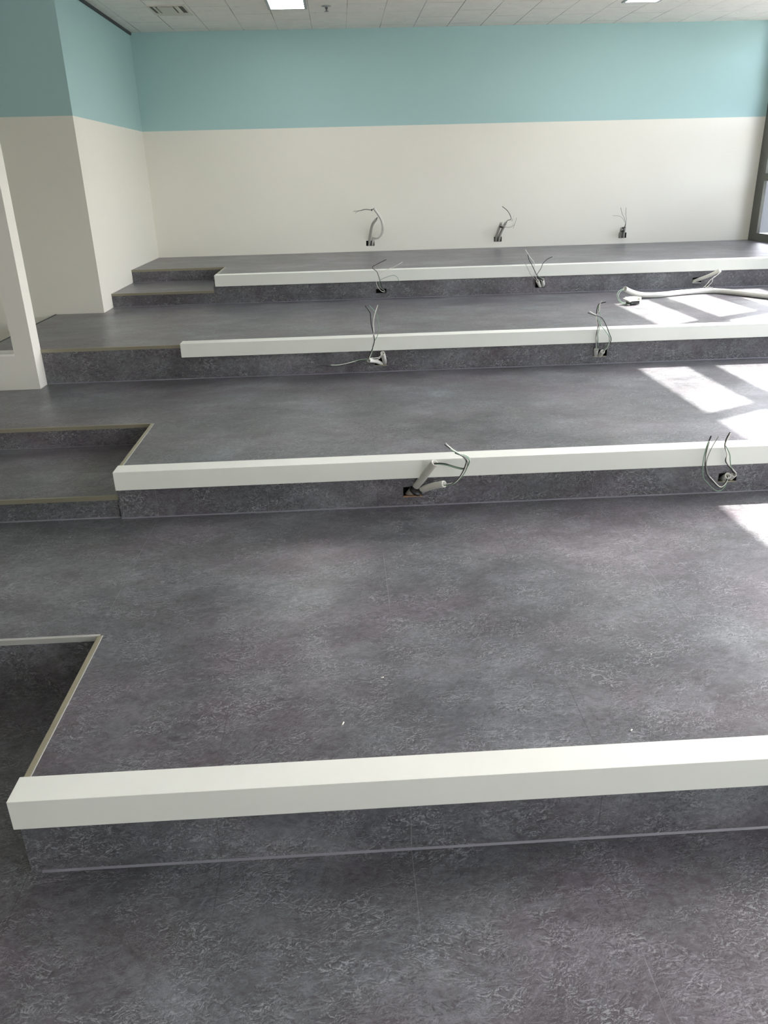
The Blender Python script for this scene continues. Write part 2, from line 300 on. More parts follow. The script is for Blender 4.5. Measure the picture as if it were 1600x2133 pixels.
# cable paths, world coordinates: kind, colour, radius, points
OUT = {'A': {'y': 8.138, 'hole': [0.248, 0.329, 0.876, 0.925], 'parts': [['conduit', 'grey', 0.0125, [[0.277, 8.168, 0.87], [0.282, 8.14, 0.93], [0.293, 8.107, 0.999], [0.312, 8.069, 1.075], [0.349, 8.038, 1.125]]], ['conduit', 'white', 0.0125, [[0.31, 8.168, 0.87], [0.315, 8.144, 0.925], [0.32, 8.132, 0.953], [0.334, 8.126, 0.959], [0.357, 8.116, 0.952], [0.385, 8.102, 0.97], [0.406, 8.084, 1.006], [0.411, 8.062, 1.055], [0.399, 8.034, 1.117], [0.363, 8.005, 1.175], [0.326, 7.978, 1.224]]], ['wire', 'black', 0.003, [[0.326, 7.978, 1.22], [0.294, 7.968, 1.211], [0.253, 7.955, 1.218], [0.216, 7.944, 1.213], [0.198, 7.938, 1.208]]], ['wire', 'grey', 0.0022, [[0.203, 7.938, 1.21], [0.171, 7.938, 1.202], [0.15, 7.938, 1.19]]], ['wire', 'grey', 0.0022, [[0.203, 7.938, 1.212], [0.171, 7.938, 1.208], [0.13, 7.938, 1.204]]], ['tie', 'black', 0.0095, [[0.31, 7.975, 1.21], [0.299, 7.973, 1.208]]], ['wire', 'black', 0.004, [[0.349, 8.038, 1.123], [0.357, 8.008, 1.141]]]]},
  'B': {'y': 8.138, 'hole': [1.506, 1.583, 0.879, 0.925], 'parts': [['conduit', 'grey', 0.0125, [[1.527, 8.168, 0.875], [1.531, 8.124, 0.941], [1.54, 8.082, 1.0], [1.555, 8.038, 1.059]]], ['conduit', 'grey', 0.0125, [[1.56, 8.168, 0.874], [1.562, 8.115, 0.945], [1.575, 8.07, 1.0], [1.596, 8.018, 1.061]]], ['tie', 'black', 0.019, [[1.554, 8.048, 1.015], [1.558, 8.043, 1.028]]], ['wire', 'black', 0.003, [[1.596, 8.018, 1.059], [1.608, 8.013, 1.077], [1.625, 8.008, 1.085], [1.641, 8.004, 1.089], [1.631, 7.995, 1.124], [1.599, 7.983, 1.169], [1.546, 7.968, 1.209]]], ['wire', 'white', 0.002, [[1.563, 8.038, 1.055], [1.571, 8.027, 1.033], [1.601, 8.012, 1.025], [1.63, 7.998, 1.025], [1.655, 7.983, 1.042], [1.66, 7.968, 1.073], [1.65, 7.957, 1.095], [1.658, 7.938, 1.134]]], ['wire', 'grey', 0.002, [[1.553, 8.038, 1.051], [1.579, 8.02, 1.027], [1.621, 7.998, 1.016], [1.654, 7.98, 1.029], [1.673, 7.963, 1.056], [1.68, 7.938, 1.104]]], ['wire', 'grey', 0.002, [[1.663, 7.938, 1.053], [1.66, 7.938, 1.031], [1.651, 7.938, 1.012]]], ['wire', 'grey', 0.002, [[1.646, 7.938, 1.096], [1.635, 7.938, 1.075]]]]},
  'C': {'y': 8.138, 'hole': [2.751, 2.827, 0.878, 0.929], 'parts': [['conduit', 'grey', 0.0125, [[2.779, 8.168, 0.871], [2.76, 8.113, 0.924], [2.746, 8.058, 0.977]]], ['conduit', 'grey', 0.0125, [[2.81, 8.168, 0.87], [2.79, 8.111, 0.928], [2.777, 8.058, 0.981]]], ['tie', 'black', 0.018, [[2.765, 8.078, 0.942], [2.764, 8.073, 0.953]]], ['tie', 'black', 0.011, [[2.76, 8.063, 0.972], [2.763, 8.053, 0.981]]], ['wire', 'black', 0.004, [[2.775, 8.058, 0.976], [2.776, 8.038, 1.017]]], ['wire', 'grey', 0.002, [[2.777, 8.038, 1.008], [2.773, 8.019, 1.057], [2.758, 8.002, 1.102], [2.745, 7.978, 1.166]]], ['wire', 'grey', 0.002, [[2.776, 8.038, 1.013], [2.753, 8.018, 1.067], [2.719, 8.0, 1.112], [2.693, 7.978, 1.169]]], ['wire', 'grey', 0.0016, [[2.773, 8.038, 1.021], [2.737, 8.014, 1.063], [2.701, 7.995, 1.087], [2.667, 7.98, 1.095], [2.615, 7.958, 1.097]]]]},
  'D': {'y': 6.3255, 'hole': [0.257, 0.339, 0.664, 0.697], 'parts': [['wire', 'black', 0.0024, [[0.332, 6.356, 0.665], [0.311, 6.3, 0.698], [0.299, 6.265, 0.725], [0.285, 6.258, 0.776], [0.271, 6.251, 0.819], [0.261, 6.248, 0.838], [0.231, 6.242, 0.867], [0.273, 6.236, 0.893], [0.338, 6.226, 0.923]]], ['wire', 'white', 0.002, [[0.336, 6.356, 0.669], [0.304, 6.309, 0.679], [0.275, 6.265, 0.711], [0.259, 6.261, 0.748], [0.265, 6.258, 0.773], [0.292, 6.253, 0.822], [0.356, 6.246, 0.853], [0.402, 6.242, 0.869], [0.461, 6.236, 0.901]]], ['wire', 'green', 0.0018000000000000002, [[0.338, 6.355, 0.665], [0.294, 6.264, 0.711], [0.281, 6.256, 0.748], [0.288, 6.25, 0.77], [0.331, 6.24, 0.791], [0.386, 6.227, 0.806], [0.417, 6.219, 0.794], [0.426, 6.214, 0.773], [0.438, 6.206, 0.742]]], ['wire', 'white', 0.002, [[0.344, 6.366, 0.662], [0.32, 6.329, 0.687], [0.306, 6.306, 0.705]]]]},
  'E': {'y': 6.3255, 'hole': [1.507, 1.585, 0.666, 0.719], 'parts': [['conduit', 'white', 0.0135, [[1.557, 6.356, 0.663], [1.537, 6.325, 0.693], [1.517, 6.296, 0.721]]], ['conduit', 'white', 0.0135, [[1.58, 6.356, 0.666], [1.569, 6.324, 0.699], [1.555, 6.296, 0.729]]], ['wire', 'white', 0.002, [[1.523, 6.306, 0.721], [1.5, 6.295, 0.759], [1.481, 6.281, 0.811], [1.478, 6.268, 0.859], [1.438, 6.253, 0.907], [1.397, 6.236, 0.964]]], ['wire', 'black', 0.0028, [[1.557, 6.306, 0.724], [1.514, 6.291, 0.759], [1.477, 6.272, 0.816], [1.454, 6.259, 0.853], [1.431, 6.248, 0.887], [1.418, 6.236, 0.927]]], ['wire', 'grey', 0.0018000000000000002, [[1.516, 6.306, 0.721], [1.464, 6.287, 0.765], [1.436, 6.272, 0.81], [1.408, 6.257, 0.855], [1.366, 6.236, 0.914]]], ['wire', 'black', 0.0022, [[1.561, 6.306, 0.724], [1.527, 6.295, 0.747], [1.509, 6.288, 0.77], [1.533, 6.272, 0.818], [1.543, 6.261, 0.854], [1.572, 6.248, 0.886], [1.607, 6.236, 0.904]]], ['wire', 'green', 0.002, [[1.557, 6.306, 0.738], [1.534, 6.292, 0.749], [1.508, 6.276, 0.765]]]]},
  'F': {'y': 6.3255, 'hole': [2.761, 2.834, 0.662, 0.705], 'parts': [['conduit', 'white', 0.0135, [[2.77, 6.345, 0.67], [2.807, 6.312, 0.691], [2.857, 6.267, 0.72], [2.889, 6.235, 0.745], [2.917, 6.206, 0.768]]], ['wire', 'white', 0.0024, [[2.917, 6.206, 0.768], [2.926, 6.204, 0.758], [2.883, 6.198, 0.724], [2.846, 6.194, 0.7], [2.819, 6.189, 0.666], [2.79, 6.186, 0.642]]], ['wire', 'white', 0.002, [[2.921, 6.206, 0.768], [2.899, 6.197, 0.738], [2.864, 6.189, 0.718], [2.854, 6.18, 0.684], [2.827, 6.173, 0.66], [2.8, 6.166, 0.64]]], ['wire', 'white', 0.0026000000000000003, [[2.8, 6.176, 0.65], [2.828, 6.171, 0.648], [2.86, 6.166, 0.646]]], ['wire', 'black', 0.002, [[2.815, 6.186, 0.648], [2.822, 6.182, 0.67], [2.826, 6.181, 0.665], [2.801, 6.176, 0.643]]]]},
  'H': {'y': 4.7029, 'hole': [0.172, 0.248, 0.458, 0.507], 'parts': [['conduit', 'white', 0.0135, [[0.237, 4.733, 0.458], [0.23, 4.702, 0.491], [0.218, 4.653, 0.543]]], ['conduit', 'white', 0.012, [[0.226, 4.743, 0.453], [0.204, 4.709, 0.473], [0.183, 4.676, 0.489], [0.156, 4.637, 0.503], [0.133, 4.603, 0.513]]], ['wire', 'white', 0.0022, [[0.218, 4.653, 0.541], [0.209, 4.648, 0.531], [0.197, 4.643, 0.522], [0.182, 4.637, 0.519], [0.139, 4.623, 0.522]]], ['wire', 'green', 0.002, [[0.217, 4.653, 0.536], [0.197, 4.647, 0.521], [0.145, 4.636, 0.516], [0.083, 4.622, 0.515], [0.04, 4.613, 0.508], [0.003, 4.604, 0.5], [-0.049, 4.593, 0.493], [-0.093, 4.583, 0.497]]], ['wire', 'black', 0.002, [[0.217, 4.653, 0.536], [0.197, 4.646, 0.518], [0.145, 4.634, 0.513], [0.082, 4.619, 0.511], [0.04, 4.609, 0.503], [0.003, 4.599, 0.497], [-0.049, 4.587, 0.49], [-0.106, 4.573, 0.495]]], ['wire', 'white', 0.002, [[0.217, 4.653, 0.533], [0.191, 4.645, 0.51], [0.145, 4.635, 0.51], [0.088, 4.622, 0.511], [0.04, 4.611, 0.506], [-0.003, 4.602, 0.499], [-0.051, 4.591, 0.496], [-0.087, 4.583, 0.499]]], ['wire', 'black', 0.0016, [[-0.104, 4.573, 0.496], [-0.129, 4.573, 0.498], [-0.148, 4.573, 0.499]]], ['wire', 'black', 0.0028, [[0.131, 4.603, 0.515], [0.133, 4.601, 0.53], [0.148, 4.597, 0.561], [0.16, 4.593, 0.595], [0.169, 4.589, 0.629], [0.165, 4.584, 0.671], [0.154, 4.577, 0.722], [0.151, 4.571, 0.777], [0.145, 4.568, 0.799], [0.122, 4.563, 0.832]]], ['wire', 'white', 0.0024, [[0.131, 4.603, 0.515], [0.139, 4.601, 0.533], [0.153, 4.596, 0.572], [0.158, 4.588, 0.632], [0.167, 4.582, 0.685], [0.166, 4.576, 0.735], [0.175, 4.57, 0.781], [0.193, 4.563, 0.834]]], ['wire', 'green', 0.002, [[0.133, 4.603, 0.515], [0.154, 4.597, 0.564], [0.168, 4.59, 0.623], [0.184, 4.586, 0.651], [0.198, 4.582, 0.689], [0.197, 4.579, 0.712], [0.191, 4.574, 0.753], [0.187, 4.571, 0.781], [0.175, 4.568, 0.8], [0.144, 4.563, 0.834]]]]},
  'I': {'y': 4.7029, 'hole': [1.498, 1.58, 0.463, 0.507], 'parts': [['conduit', 'white', 0.0135, [[1.521, 4.733, 0.455], [1.512, 4.707, 0.484], [1.506, 4.683, 0.511]]], ['conduit', 'white', 0.0135, [[1.543, 4.733, 0.454], [1.542, 4.699, 0.481], [1.544, 4.673, 0.501]]], ['wire', 'white', 0.0026000000000000003, [[1.507, 4.683, 0.509], [1.5, 4.672, 0.543], [1.494, 4.66, 0.583], [1.492, 4.644, 0.634], [1.484, 4.632, 0.67], [1.471, 4.621, 0.705], [1.468, 4.613, 0.729], [1.479, 4.604, 0.752], [1.477, 4.596, 0.775], [1.476, 4.591, 0.792], [1.483, 4.583, 0.812]]], ['wire', 'black', 0.0026000000000000003, [[1.507, 4.683, 0.509], [1.502, 4.671, 0.549], [1.493, 4.659, 0.592], [1.49, 4.648, 0.628], [1.493, 4.639, 0.657], [1.481, 4.628, 0.693], [1.47, 4.616, 0.731], [1.467, 4.605, 0.768], [1.474, 4.596, 0.794], [1.493, 4.589, 0.801], [1.509, 4.583, 0.805]]], ['wire', 'black', 0.0026000000000000003, [[1.547, 4.673, 0.501], [1.56, 4.665, 0.525], [1.576, 4.656, 0.55], [1.579, 4.647, 0.58], [1.559, 4.636, 0.619], [1.535, 4.623, 0.664], [1.508, 4.611, 0.703], [1.488, 4.605, 0.719], [1.449, 4.594, 0.732], [1.408, 4.583, 0.748]]], ['wire', 'white', 0.0022, [[1.547, 4.673, 0.501], [1.563, 4.665, 0.52], [1.571, 4.653, 0.556], [1.561, 4.641, 0.598], [1.538, 4.631, 0.629], [1.512, 4.621, 0.657], [1.482, 4.608, 0.693], [1.458, 4.596, 0.732], [1.442, 4.591, 0.741], [1.417, 4.583, 0.756]]], ['wire', 'green', 0.002, [[1.547, 4.673, 0.501], [1.562, 4.657, 0.538], [1.57, 4.64, 0.584], [1.534, 4.621, 0.631], [1.512, 4.611, 0.653], [1.489, 4.599, 0.681], [1.464, 4.583, 0.723]]], ['wire', 'green', 0.002, [[1.51, 4.683, 0.509], [1.507, 4.665, 0.567], [1.497, 4.651, 0.61], [1.501, 4.639, 0.646], [1.501, 4.624, 0.693], [1.493, 4.613, 0.725], [1.48, 4.606, 0.746], [1.47, 4.593, 0.786]]]]},
  'J': {'y': 3.0746, 'hole': [0.215, 0.296, 0.26, 0.306], 'parts': [['conduit', 'ribbed', 0.0155, [[0.234, 3.115, 0.243], [0.248, 3.1, 0.27], [0.269, 3.08, 0.305], [0.291, 3.058, 0.342], [0.316, 3.031, 0.389], [0.341, 3.005, 0.433]]], ['conduit', 'white', 0.0145, [[0.263, 3.115, 0.244], [0.282, 3.091, 0.274], [0.306, 3.066, 0.298], [0.333, 3.039, 0.318], [0.378, 2.995, 0.343]]], ['tie', 'black', 0.029, [[0.265, 3.063, 0.288], [0.27, 3.059, 0.298]]], ['wire', 'black', 0.0026000000000000003, [[0.337, 3.005, 0.429], [0.358, 3.001, 0.431], [0.383, 2.996, 0.429], [0.411, 2.99, 0.421], [0.44, 2.985, 0.413], [0.457, 2.981, 0.413], [0.468, 2.978, 0.428], [0.463, 2.974, 0.452], [0.447, 2.97, 0.469], [0.421, 2.965, 0.486], [0.393, 2.959, 0.509], [0.374, 2.955, 0.525]]], ['wire', 'green', 0.0024, [[0.337, 3.005, 0.427], [0.358, 3.0, 0.428], [0.386, 2.993, 0.425], [0.411, 2.987, 0.419], [0.437, 2.98, 0.412], [0.458, 2.975, 0.411], [0.471, 2.971, 0.427], [0.476, 2.966, 0.448], [0.467, 2.963, 0.462], [0.439, 2.956, 0.478], [0.415, 2.95, 0.495], [0.395, 2.945, 0.508]]], ['wire', 'white', 0.002, [[0.337, 3.005, 0.427], [0.368, 2.998, 0.427], [0.405, 2.99, 0.419], [0.438, 2.983, 0.41], [0.462, 2.978, 0.412], [0.475, 2.973, 0.432], [0.478, 2.97, 0.451], [0.469, 2.967, 0.465], [0.443, 2.961, 0.48], [0.413, 2.954, 0.498], [0.384, 2.947, 0.525], [0.378, 2.945, 0.534]]], ['wire', 'white', 0.0024, [[0.375, 2.995, 0.341], [0.402, 2.989, 0.345], [0.425, 2.983, 0.356], [0.445, 2.976, 0.385], [0.459, 2.97, 0.415], [0.464, 2.965, 0.437], [0.455, 2.96, 0.461], [0.433, 2.955, 0.483]]], ['wire', 'black', 0.002, [[0.375, 2.995, 0.341], [0.406, 2.987, 0.345], [0.432, 2.979, 0.368], [0.45, 2.97, 0.403], [0.458, 2.963, 0.43], [0.461, 2.958, 0.452], [0.446, 2.953, 0.473], [0.414, 2.945, 0.491]]], ['wire', 'green', 0.002, [[0.377, 2.995, 0.337], [0.41, 2.989, 0.342], [0.436, 2.984, 0.362], [0.457, 2.978, 0.392], [0.469, 2.973, 0.422], [0.476, 2.968, 0.454], [0.463, 2.965, 0.47], [0.431, 2.959, 0.485], [0.408, 2.955, 0.503]]]]},
  'K': {'y': 3.0746, 'hole': [1.561, 1.641, 0.266, 0.307], 'parts': [['conduit', 'white', 0.0135, [[1.595, 3.125, 0.25], [1.593, 3.093, 0.275], [1.592, 3.055, 0.303]]], ['conduit', 'white', 0.0125, [[1.622, 3.125, 0.248], [1.625, 3.098, 0.276], [1.628, 3.075, 0.3]]], ['wire', 'white', 0.0026000000000000003, [[1.593, 3.055, 0.3], [1.592, 3.053, 0.286], [1.581, 3.049, 0.266], [1.565, 3.046, 0.256], [1.548, 3.044, 0.265], [1.524, 3.04, 0.289], [1.495, 3.035, 0.32], [1.479, 3.031, 0.357], [1.471, 3.026, 0.395], [1.47, 3.02, 0.436], [1.472, 3.015, 0.475]]], ['wire', 'black', 0.003, [[1.591, 3.055, 0.3], [1.586, 3.052, 0.278], [1.571, 3.048, 0.258], [1.551, 3.046, 0.26], [1.521, 3.041, 0.287], [1.494, 3.037, 0.318], [1.477, 3.032, 0.356], [1.47, 3.027, 0.399], [1.469, 3.022, 0.438], [1.471, 3.017, 0.477], [1.475, 3.015, 0.496]]], ['wire', 'green', 0.002, [[1.595, 3.055, 0.298], [1.588, 3.049, 0.272], [1.573, 3.044, 0.248], [1.554, 3.04, 0.24], [1.532, 3.037, 0.249], [1.498, 3.03, 0.281], [1.471, 3.024, 0.311], [1.459, 3.016, 0.356], [1.454, 3.009, 0.401], [1.454, 3.001, 0.448], [1.458, 2.995, 0.48]]], ['wire', 'grey', 0.0018000000000000002, [[1.502, 3.035, 0.309], [1.481, 3.028, 0.351], [1.475, 3.023, 0.389], [1.481, 3.016, 0.433], [1.49, 3.01, 0.466], [1.501, 3.005, 0.498]]], ['wire', 'black', 0.003, [[1.629, 3.075, 0.304], [1.595, 3.044, 0.338], [1.567, 3.033, 0.367], [1.558, 3.029, 0.384], [1.557, 3.022, 0.409], [1.54, 3.014, 0.444], [1.535, 3.008, 0.467], [1.536, 3.002, 0.491], [1.542, 2.995, 0.514]]], ['wire', 'white', 0.003, [[1.637, 3.075, 0.304], [1.601, 3.045, 0.336], [1.576, 3.034, 0.36], [1.561, 3.028, 0.382], [1.556, 3.021, 0.409], [1.543, 3.014, 0.439], [1.536, 3.008, 0.465], [1.539, 3.002, 0.487], [1.543, 2.995, 0.511]]], ['wire', 'green', 0.002, [[1.635, 3.075, 0.306], [1.591, 3.035, 0.346], [1.575, 3.023, 0.381], [1.562, 3.011, 0.415], [1.532, 2.995, 0.457]]]]}}
GPATH = [[2.055, 5.846, 0.702], [2.094, 5.866, 0.682], [2.146, 5.886, 0.662], [2.198, 5.896, 0.649], [2.263, 5.906, 0.642], [2.37, 5.92, 0.642], [2.541, 5.984, 0.642], [2.706, 6.025, 0.642], [2.839, 5.992, 0.642], [2.947, 5.833, 0.642], [3.044, 5.67, 0.642]]
GW = [['wire', 'green', 0.0018, [[2.05, 5.836, 0.702], [2.006, 5.799, 0.7], [1.975, 5.765, 0.683], [1.967, 5.734, 0.661], [1.971, 5.699, 0.639], [1.985, 5.665, 0.626], [2.007, 5.626, 0.626], [2.026, 5.586, 0.636]]], ['wire', 'green', 0.0018, [[2.047, 5.836, 0.699], [2.016, 5.807, 0.693], [1.988, 5.769, 0.676], [1.979, 5.738, 0.656], [1.985, 5.697, 0.635], [2.0, 5.657, 0.627], [2.016, 5.622, 0.628], [2.03, 5.586, 0.638]]]]


# ------------------------------------------------------------------ room shell
def holes_at(y): return [tuple(v['hole']) for v in OUT.values() if abs(v['y'] - y) < 0.01]
struct(box('floor', M['slate'], None, XW - 0.1, XR + 0.12, YF - 0.1, 6.1, -0.2, 0.0))
bm = bmesh.new(); slab_with_holes(bm, XC, XR, YB, YB + 0.1, -0.2, 2.95, holes_at(YB)); struct(obj('wall_back', bm, M['wall']))
struct(box('wall_front', M['white'], None, XW - 0.1, XR + 0.12, YF - 0.1, YF, 0.0, 2.95))
struct(box('wall_left', M['wall'], None, XC - 0.1, XC, 6.168, YB + 0.1, -0.2, 2.95))
struct(box('wall_aisle_end', M['wall'], None, XW, XC, 6.068, 6.168, 0.0, 2.95))
struct(box('wall_aisle', M['wall'], None, XW - 0.1, XW, YF, 6.168, 0.0, 2.95))
# apron of the window wall, below the glazing, plus the added light-blocking bay
bm = bmesh.new(); bx(bm, XR, XR + 0.11, YF, YB + 0.1, -0.2, 0.826); bx(bm, XR, XR + 0.11, BLOCKED_BAY[0], BLOCKED_BAY[1], 0.826, 2.95); struct(obj('wall_right', bm, M['plaster']))
bm = bmesh.new(); bx(bm, XW, XR, YF, 6.068, ZC, ZC + 0.016); bx(bm, XC, XR, 6.068, YB, ZC, ZC + 0.016); ce = struct(obj('ceiling', bm, M['ceil']))
struct(box('roof_slab', M['plaster'], None, XW - 0.1, XR + 0.11, YF - 0.1, YB + 0.1, 2.95, 3.15))
# dark shadow gap where the left wall meets the ceiling
struct(box('trim_1', M['shadowgap'], None, XC, XC + 0.014, 6.05, YB, ZC - 0.020, ZC))

# partition beside the stairs, with an opening; its side faces the window wall
bm = bmesh.new()
PY0, PY1, OX, SZ = 4.5886, 4.7029, -1.880, 0.615
bx(bm, XL, XC, PY0, PY1, Z[2], SZ); bx(bm, OX, XC, PY0, PY1, SZ, ZC); bx(bm, XL, OX, PY0, PY1, 2.25, ZC)
struct(obj('wall_partition', bm, simple('partition paint', (0.74, 0.735, 0.68), 0.6)))
struct(box('trim_2', M['white'], None, XL, OX, PY0 - 0.004, PY1, SZ, SZ + 0.012))

# window wall: bays between the mullions
PITCH = 1.075; c0 = 8.02
tr_tops = [1.435, 1.933, 2.43]
ys = [c0 - PITCH * i for i in range(11)]
bm = bmesh.new()
def mullion(y0, y1, dp=0.11):
    bm = bmesh.new(); bx(bm, XR, XR + dp, y0, y1, 0.826, 2.95); return bm
k = 0
for i, y in enumerate(ys):
    if i == 0: struct(obj('trim_%d' % (3 + i), mullion(7.985, YB + 0.1, 0.03), M['frame']))
    elif y > YF and not (BLOCKED_BAY[0] - 0.1 < y < BLOCKED_BAY[1] - 0.1): struct(obj('trim_%d' % (3 + i), mullion(y - 0.03, y + 0.03), M['frame']))
for i in range(10):
    y1 = ys[i] - (0.035 if i == 0 else 0.03); y0 = max(ys[i+1] + 0.03, YF)
    if y1 - y0 < 0.2 or BLOCKED_BAY[0] < (y0 + y1) / 2 < BLOCKED_BAY[1]: continue
    root = bpy.data.objects.new('window_%d' % (i + 1), None); COL.objects.link(root); root.location = (XR + 0.05, (y0+y1)/2, 0.826); struct(root)
    bm = bmesh.new(); bx(bm, XR, XR + 0.11, y0, y1, 0.826, 0.899)
    for zt in tr_tops: bx(bm, XR, XR + (0.03 if i == 0 else 0.11), y0, y1, zt - 0.065, zt)
    bx(bm, XR, XR + 0.11, y0, y1, 2.90, 2.95)
    adopt(obj('window_frame', bm, M['frame']), root)
    zz = [0.899, 1.37, 1.435, 1.868, 1.933, 2.365, 2.43, 2.90]
    for a, b in zip(zz[::2], zz[1::2]):
        adopt(box('glass_pane', M['glass'], None, XR + (0.018 if i == 0 else 0.050), XR + (0.024 if i == 0 else 0.056), y0, y1, a, b), root)
# outside: ground far below and a pale panel added out of view to shade the last bay
struct(box('ground', M['ground'], None, -40, 45, -45, 50, -4.4, -4.2))
struct(box('wall_sun_block', M['outside'], None, 4.80, 4.95, 7.275, 8.95, -4.2, 4.3))
struct(box('wall_low_sun_block', M['outside'], None, 4.34, 4.42, 5.6, 7.30, -4.2, 1.53))  # added unseen wall, keeps sun from coming through the lower panes
struct(box('wall_sky_block', M['facade'], None, 8.0, 60.0, 40.0, 50.0, -4.2, 10.0))  # added far block, tones the pane view and hides bright horizon sky
struct(box('ground_far', M['asphalt'], None, -300, 400, -300, 400, -4.7, -4.4))

# ------------------------------------------------------------------ tiers
def tier(i, label, deck_poly, ris, group='carpeted tiers'):
    z1, z0 = Z[i], Z[i-1]
    root = thing('tier_platform', label, 'platform', (deck_poly[0][0], deck_poly[0][1], z0))
    bm = bmesh.new(); prism(bm, deck_poly, z1 - 0.02, z1); d = adopt(obj('deck', bm, M['slate']), root)
    return root
E_ = 0.0015
def strip(root, mat, x0, x1, y, z, side=False, h=0.0165):
    """angle nosing along x at the front edge y, top z"""
    bm = bmesh.new(); bx(bm, x0, x1, y - 0.003, y + 0.0, z - h, z + E_); bx(bm, x0, x1, y, y + 0.009, z - 0.002, z + E_)
    adopt(obj('nosing_strip', bm, mat), root)
def side_strip(root, mat, x, y0, y1, z):
    bm = bmesh.new(); bx(bm, x - 0.003, x + 0.011, y0, y1, z - 0.0005, z + E_); bx(bm, x - 0.003, x, y0, y1, z - 0.0165, z)
    adopt(obj('nosing_strip', bm, mat), root)
    adopt(box('edge_seal', M['pale'], None, x + 0.011, x + 0.0135, y0, y1, z - 0.0005, z + E_), root)
def seal(root, x0, x1, y, z):
    bm = bmesh.new(); quad(bm, (x0, y - 0.004, z + 0.0005), (x1, y - 0.004, z + 0.0005), (x1, y, z + 0.0049), (x0, y, z + 0.0049))
    quad(bm, (x0, y, z + 0.0049), (x1, y, z + 0.0049), (x1, y, z + 0.0005), (x0, y, z + 0.0005)); quad(bm, (x0, y, z + 0.0005), (x1, y, z + 0.0005), (x1, y - 0.004, z + 0.0005), (x0, y - 0.004, z + 0.0005))
    adopt(obj('joint_seal', bm, M['seal']), root)
def riser(root, x0, x1, y, z0, z1, holes=()):
    bm = bmesh.new(); slab_with_holes(bm, x0, x1, y, y + 0.018, z0, z1, list(holes)); adopt(obj('riser', bm, M['slate']), root)
def side_riser(root, x, y0, y1, z0, z1):
    bm = bmesh.new(); bx(bm, x, x + 0.018, y0, y1, z0, z1); adopt(obj('side_riser', bm, M['slate']), root)

# lowest tier
r1 = tier(1, 'lowest slate-grey tier, behind the nearest and thickest white ledge', [(-0.8, 1.506), (XR, 1.506), (XR, 3.2), (XL, 3.2), (XL, 2.144), (-0.8, 2.144)], 1)
riser(r1, -0.8, XR, RIS[1], 0, 0.1507); riser(r1, XL, -0.8, 2.146, 0, Z[1] - 0.02); side_riser(r1, -0.8, RIS[1] + 0.018, 2.144, 0, Z[1] - 0.02)
strip(r1, M['pale'], XL, -0.797, 2.144, Z[1], h=0.016); side_strip(r1, M['nosing_side'], -0.8, 1.506, 2.144, Z[1]); seal(r1, -0.775, XR, RIS[1], 0)
side_riser(r1, XL, 2.164, 3.2, 0, Z[1] - 0.02)
# second tier
r2 = tier(2, 'second slate-grey tier from the front, three sun patches at its right end', [(-0.961, 3.136), (XR, 3.136), (XR, 4.8), (XL, 4.8), (XL, 3.777), (-0.961, 3.777)], 2)
riser(r2, -0.961, XR, RIS[2], Z[1], 0.3528, holes_at(RIS[2])); riser(r2, XL, -0.961, 3.779, Z[1], Z[2] - 0.02); side_riser(r2, -0.961, RIS[2] + 0.018, 3.777, Z[1], Z[2] - 0.02)
strip(r2, M['nosing'], XL, -0.958, 3.777, Z[2]); side_strip(r2, M['nosing_side'], -0.961, 3.136, 3.777, Z[2]); seal(r2, -0.961, XR, RIS[2], Z[1])
side_riser(r2, XL, 3.797, 4.8, 0, Z[2] - 0.02)
# third tier
r3 = tier(3, 'third slate-grey tier from the front, with the long white conduit lying on it', [(-0.9601, 4.7595), (XR, 4.7595), (XR, 6.4), (XC, 6.4), (XC, 6.068), (XL, 6.068), (XL, 4.7029), (-0.9601, 4.7029)], 3)
riser(r3, XC, -0.9601, RIS[3], Z[2], Z[3] - 0.02); riser(r3, -0.9601, XR, RIS[3], Z[2], 0.5549, holes_at(RIS[3]))
strip(r3, M['nosing'], XC, -0.9601, RIS[3] - 0.002, Z[3], h=0.017); seal(r3, XC + 0.01, XR, RIS[3], Z[2])
adopt(box('edge_trim', M['shadowgap'], None, XL - 0.004, XL + 0.010, 4.71, 6.066, Z[3] - 0.02, Z[3] + 0.0015), r3)
side_riser(r3, XL, 4.7209, 6.066, 0, Z[3] - 0.02)
# top tier
r4 = tier(4, 'topmost slate-grey tier, running along the foot of the back wall', [(-0.9876, 6.398), (XR, 6.398), (XR, YB), (XC, YB), (XC, 7.0274), (-0.9876, 7.0274)], 4)
riser(r4, -0.9876, XR, RIS[4], Z[3], 0.7549, holes_at(RIS[4])); riser(r4, XC, -0.9876, 7.029, Z[3], Z[4] - 0.02); side_riser(r4, -0.9876, RIS[4] + 0.018, 7.027, Z[3], Z[4] - 0.02)
strip(r4, M['nosing'], XC, -0.985, 7.0274, Z[4]); side_strip(r4, M['nosing_side'], -0.9876, 6.398, 7.0274, Z[4]); seal(r4, -0.9876, XR, RIS[4], Z[3])
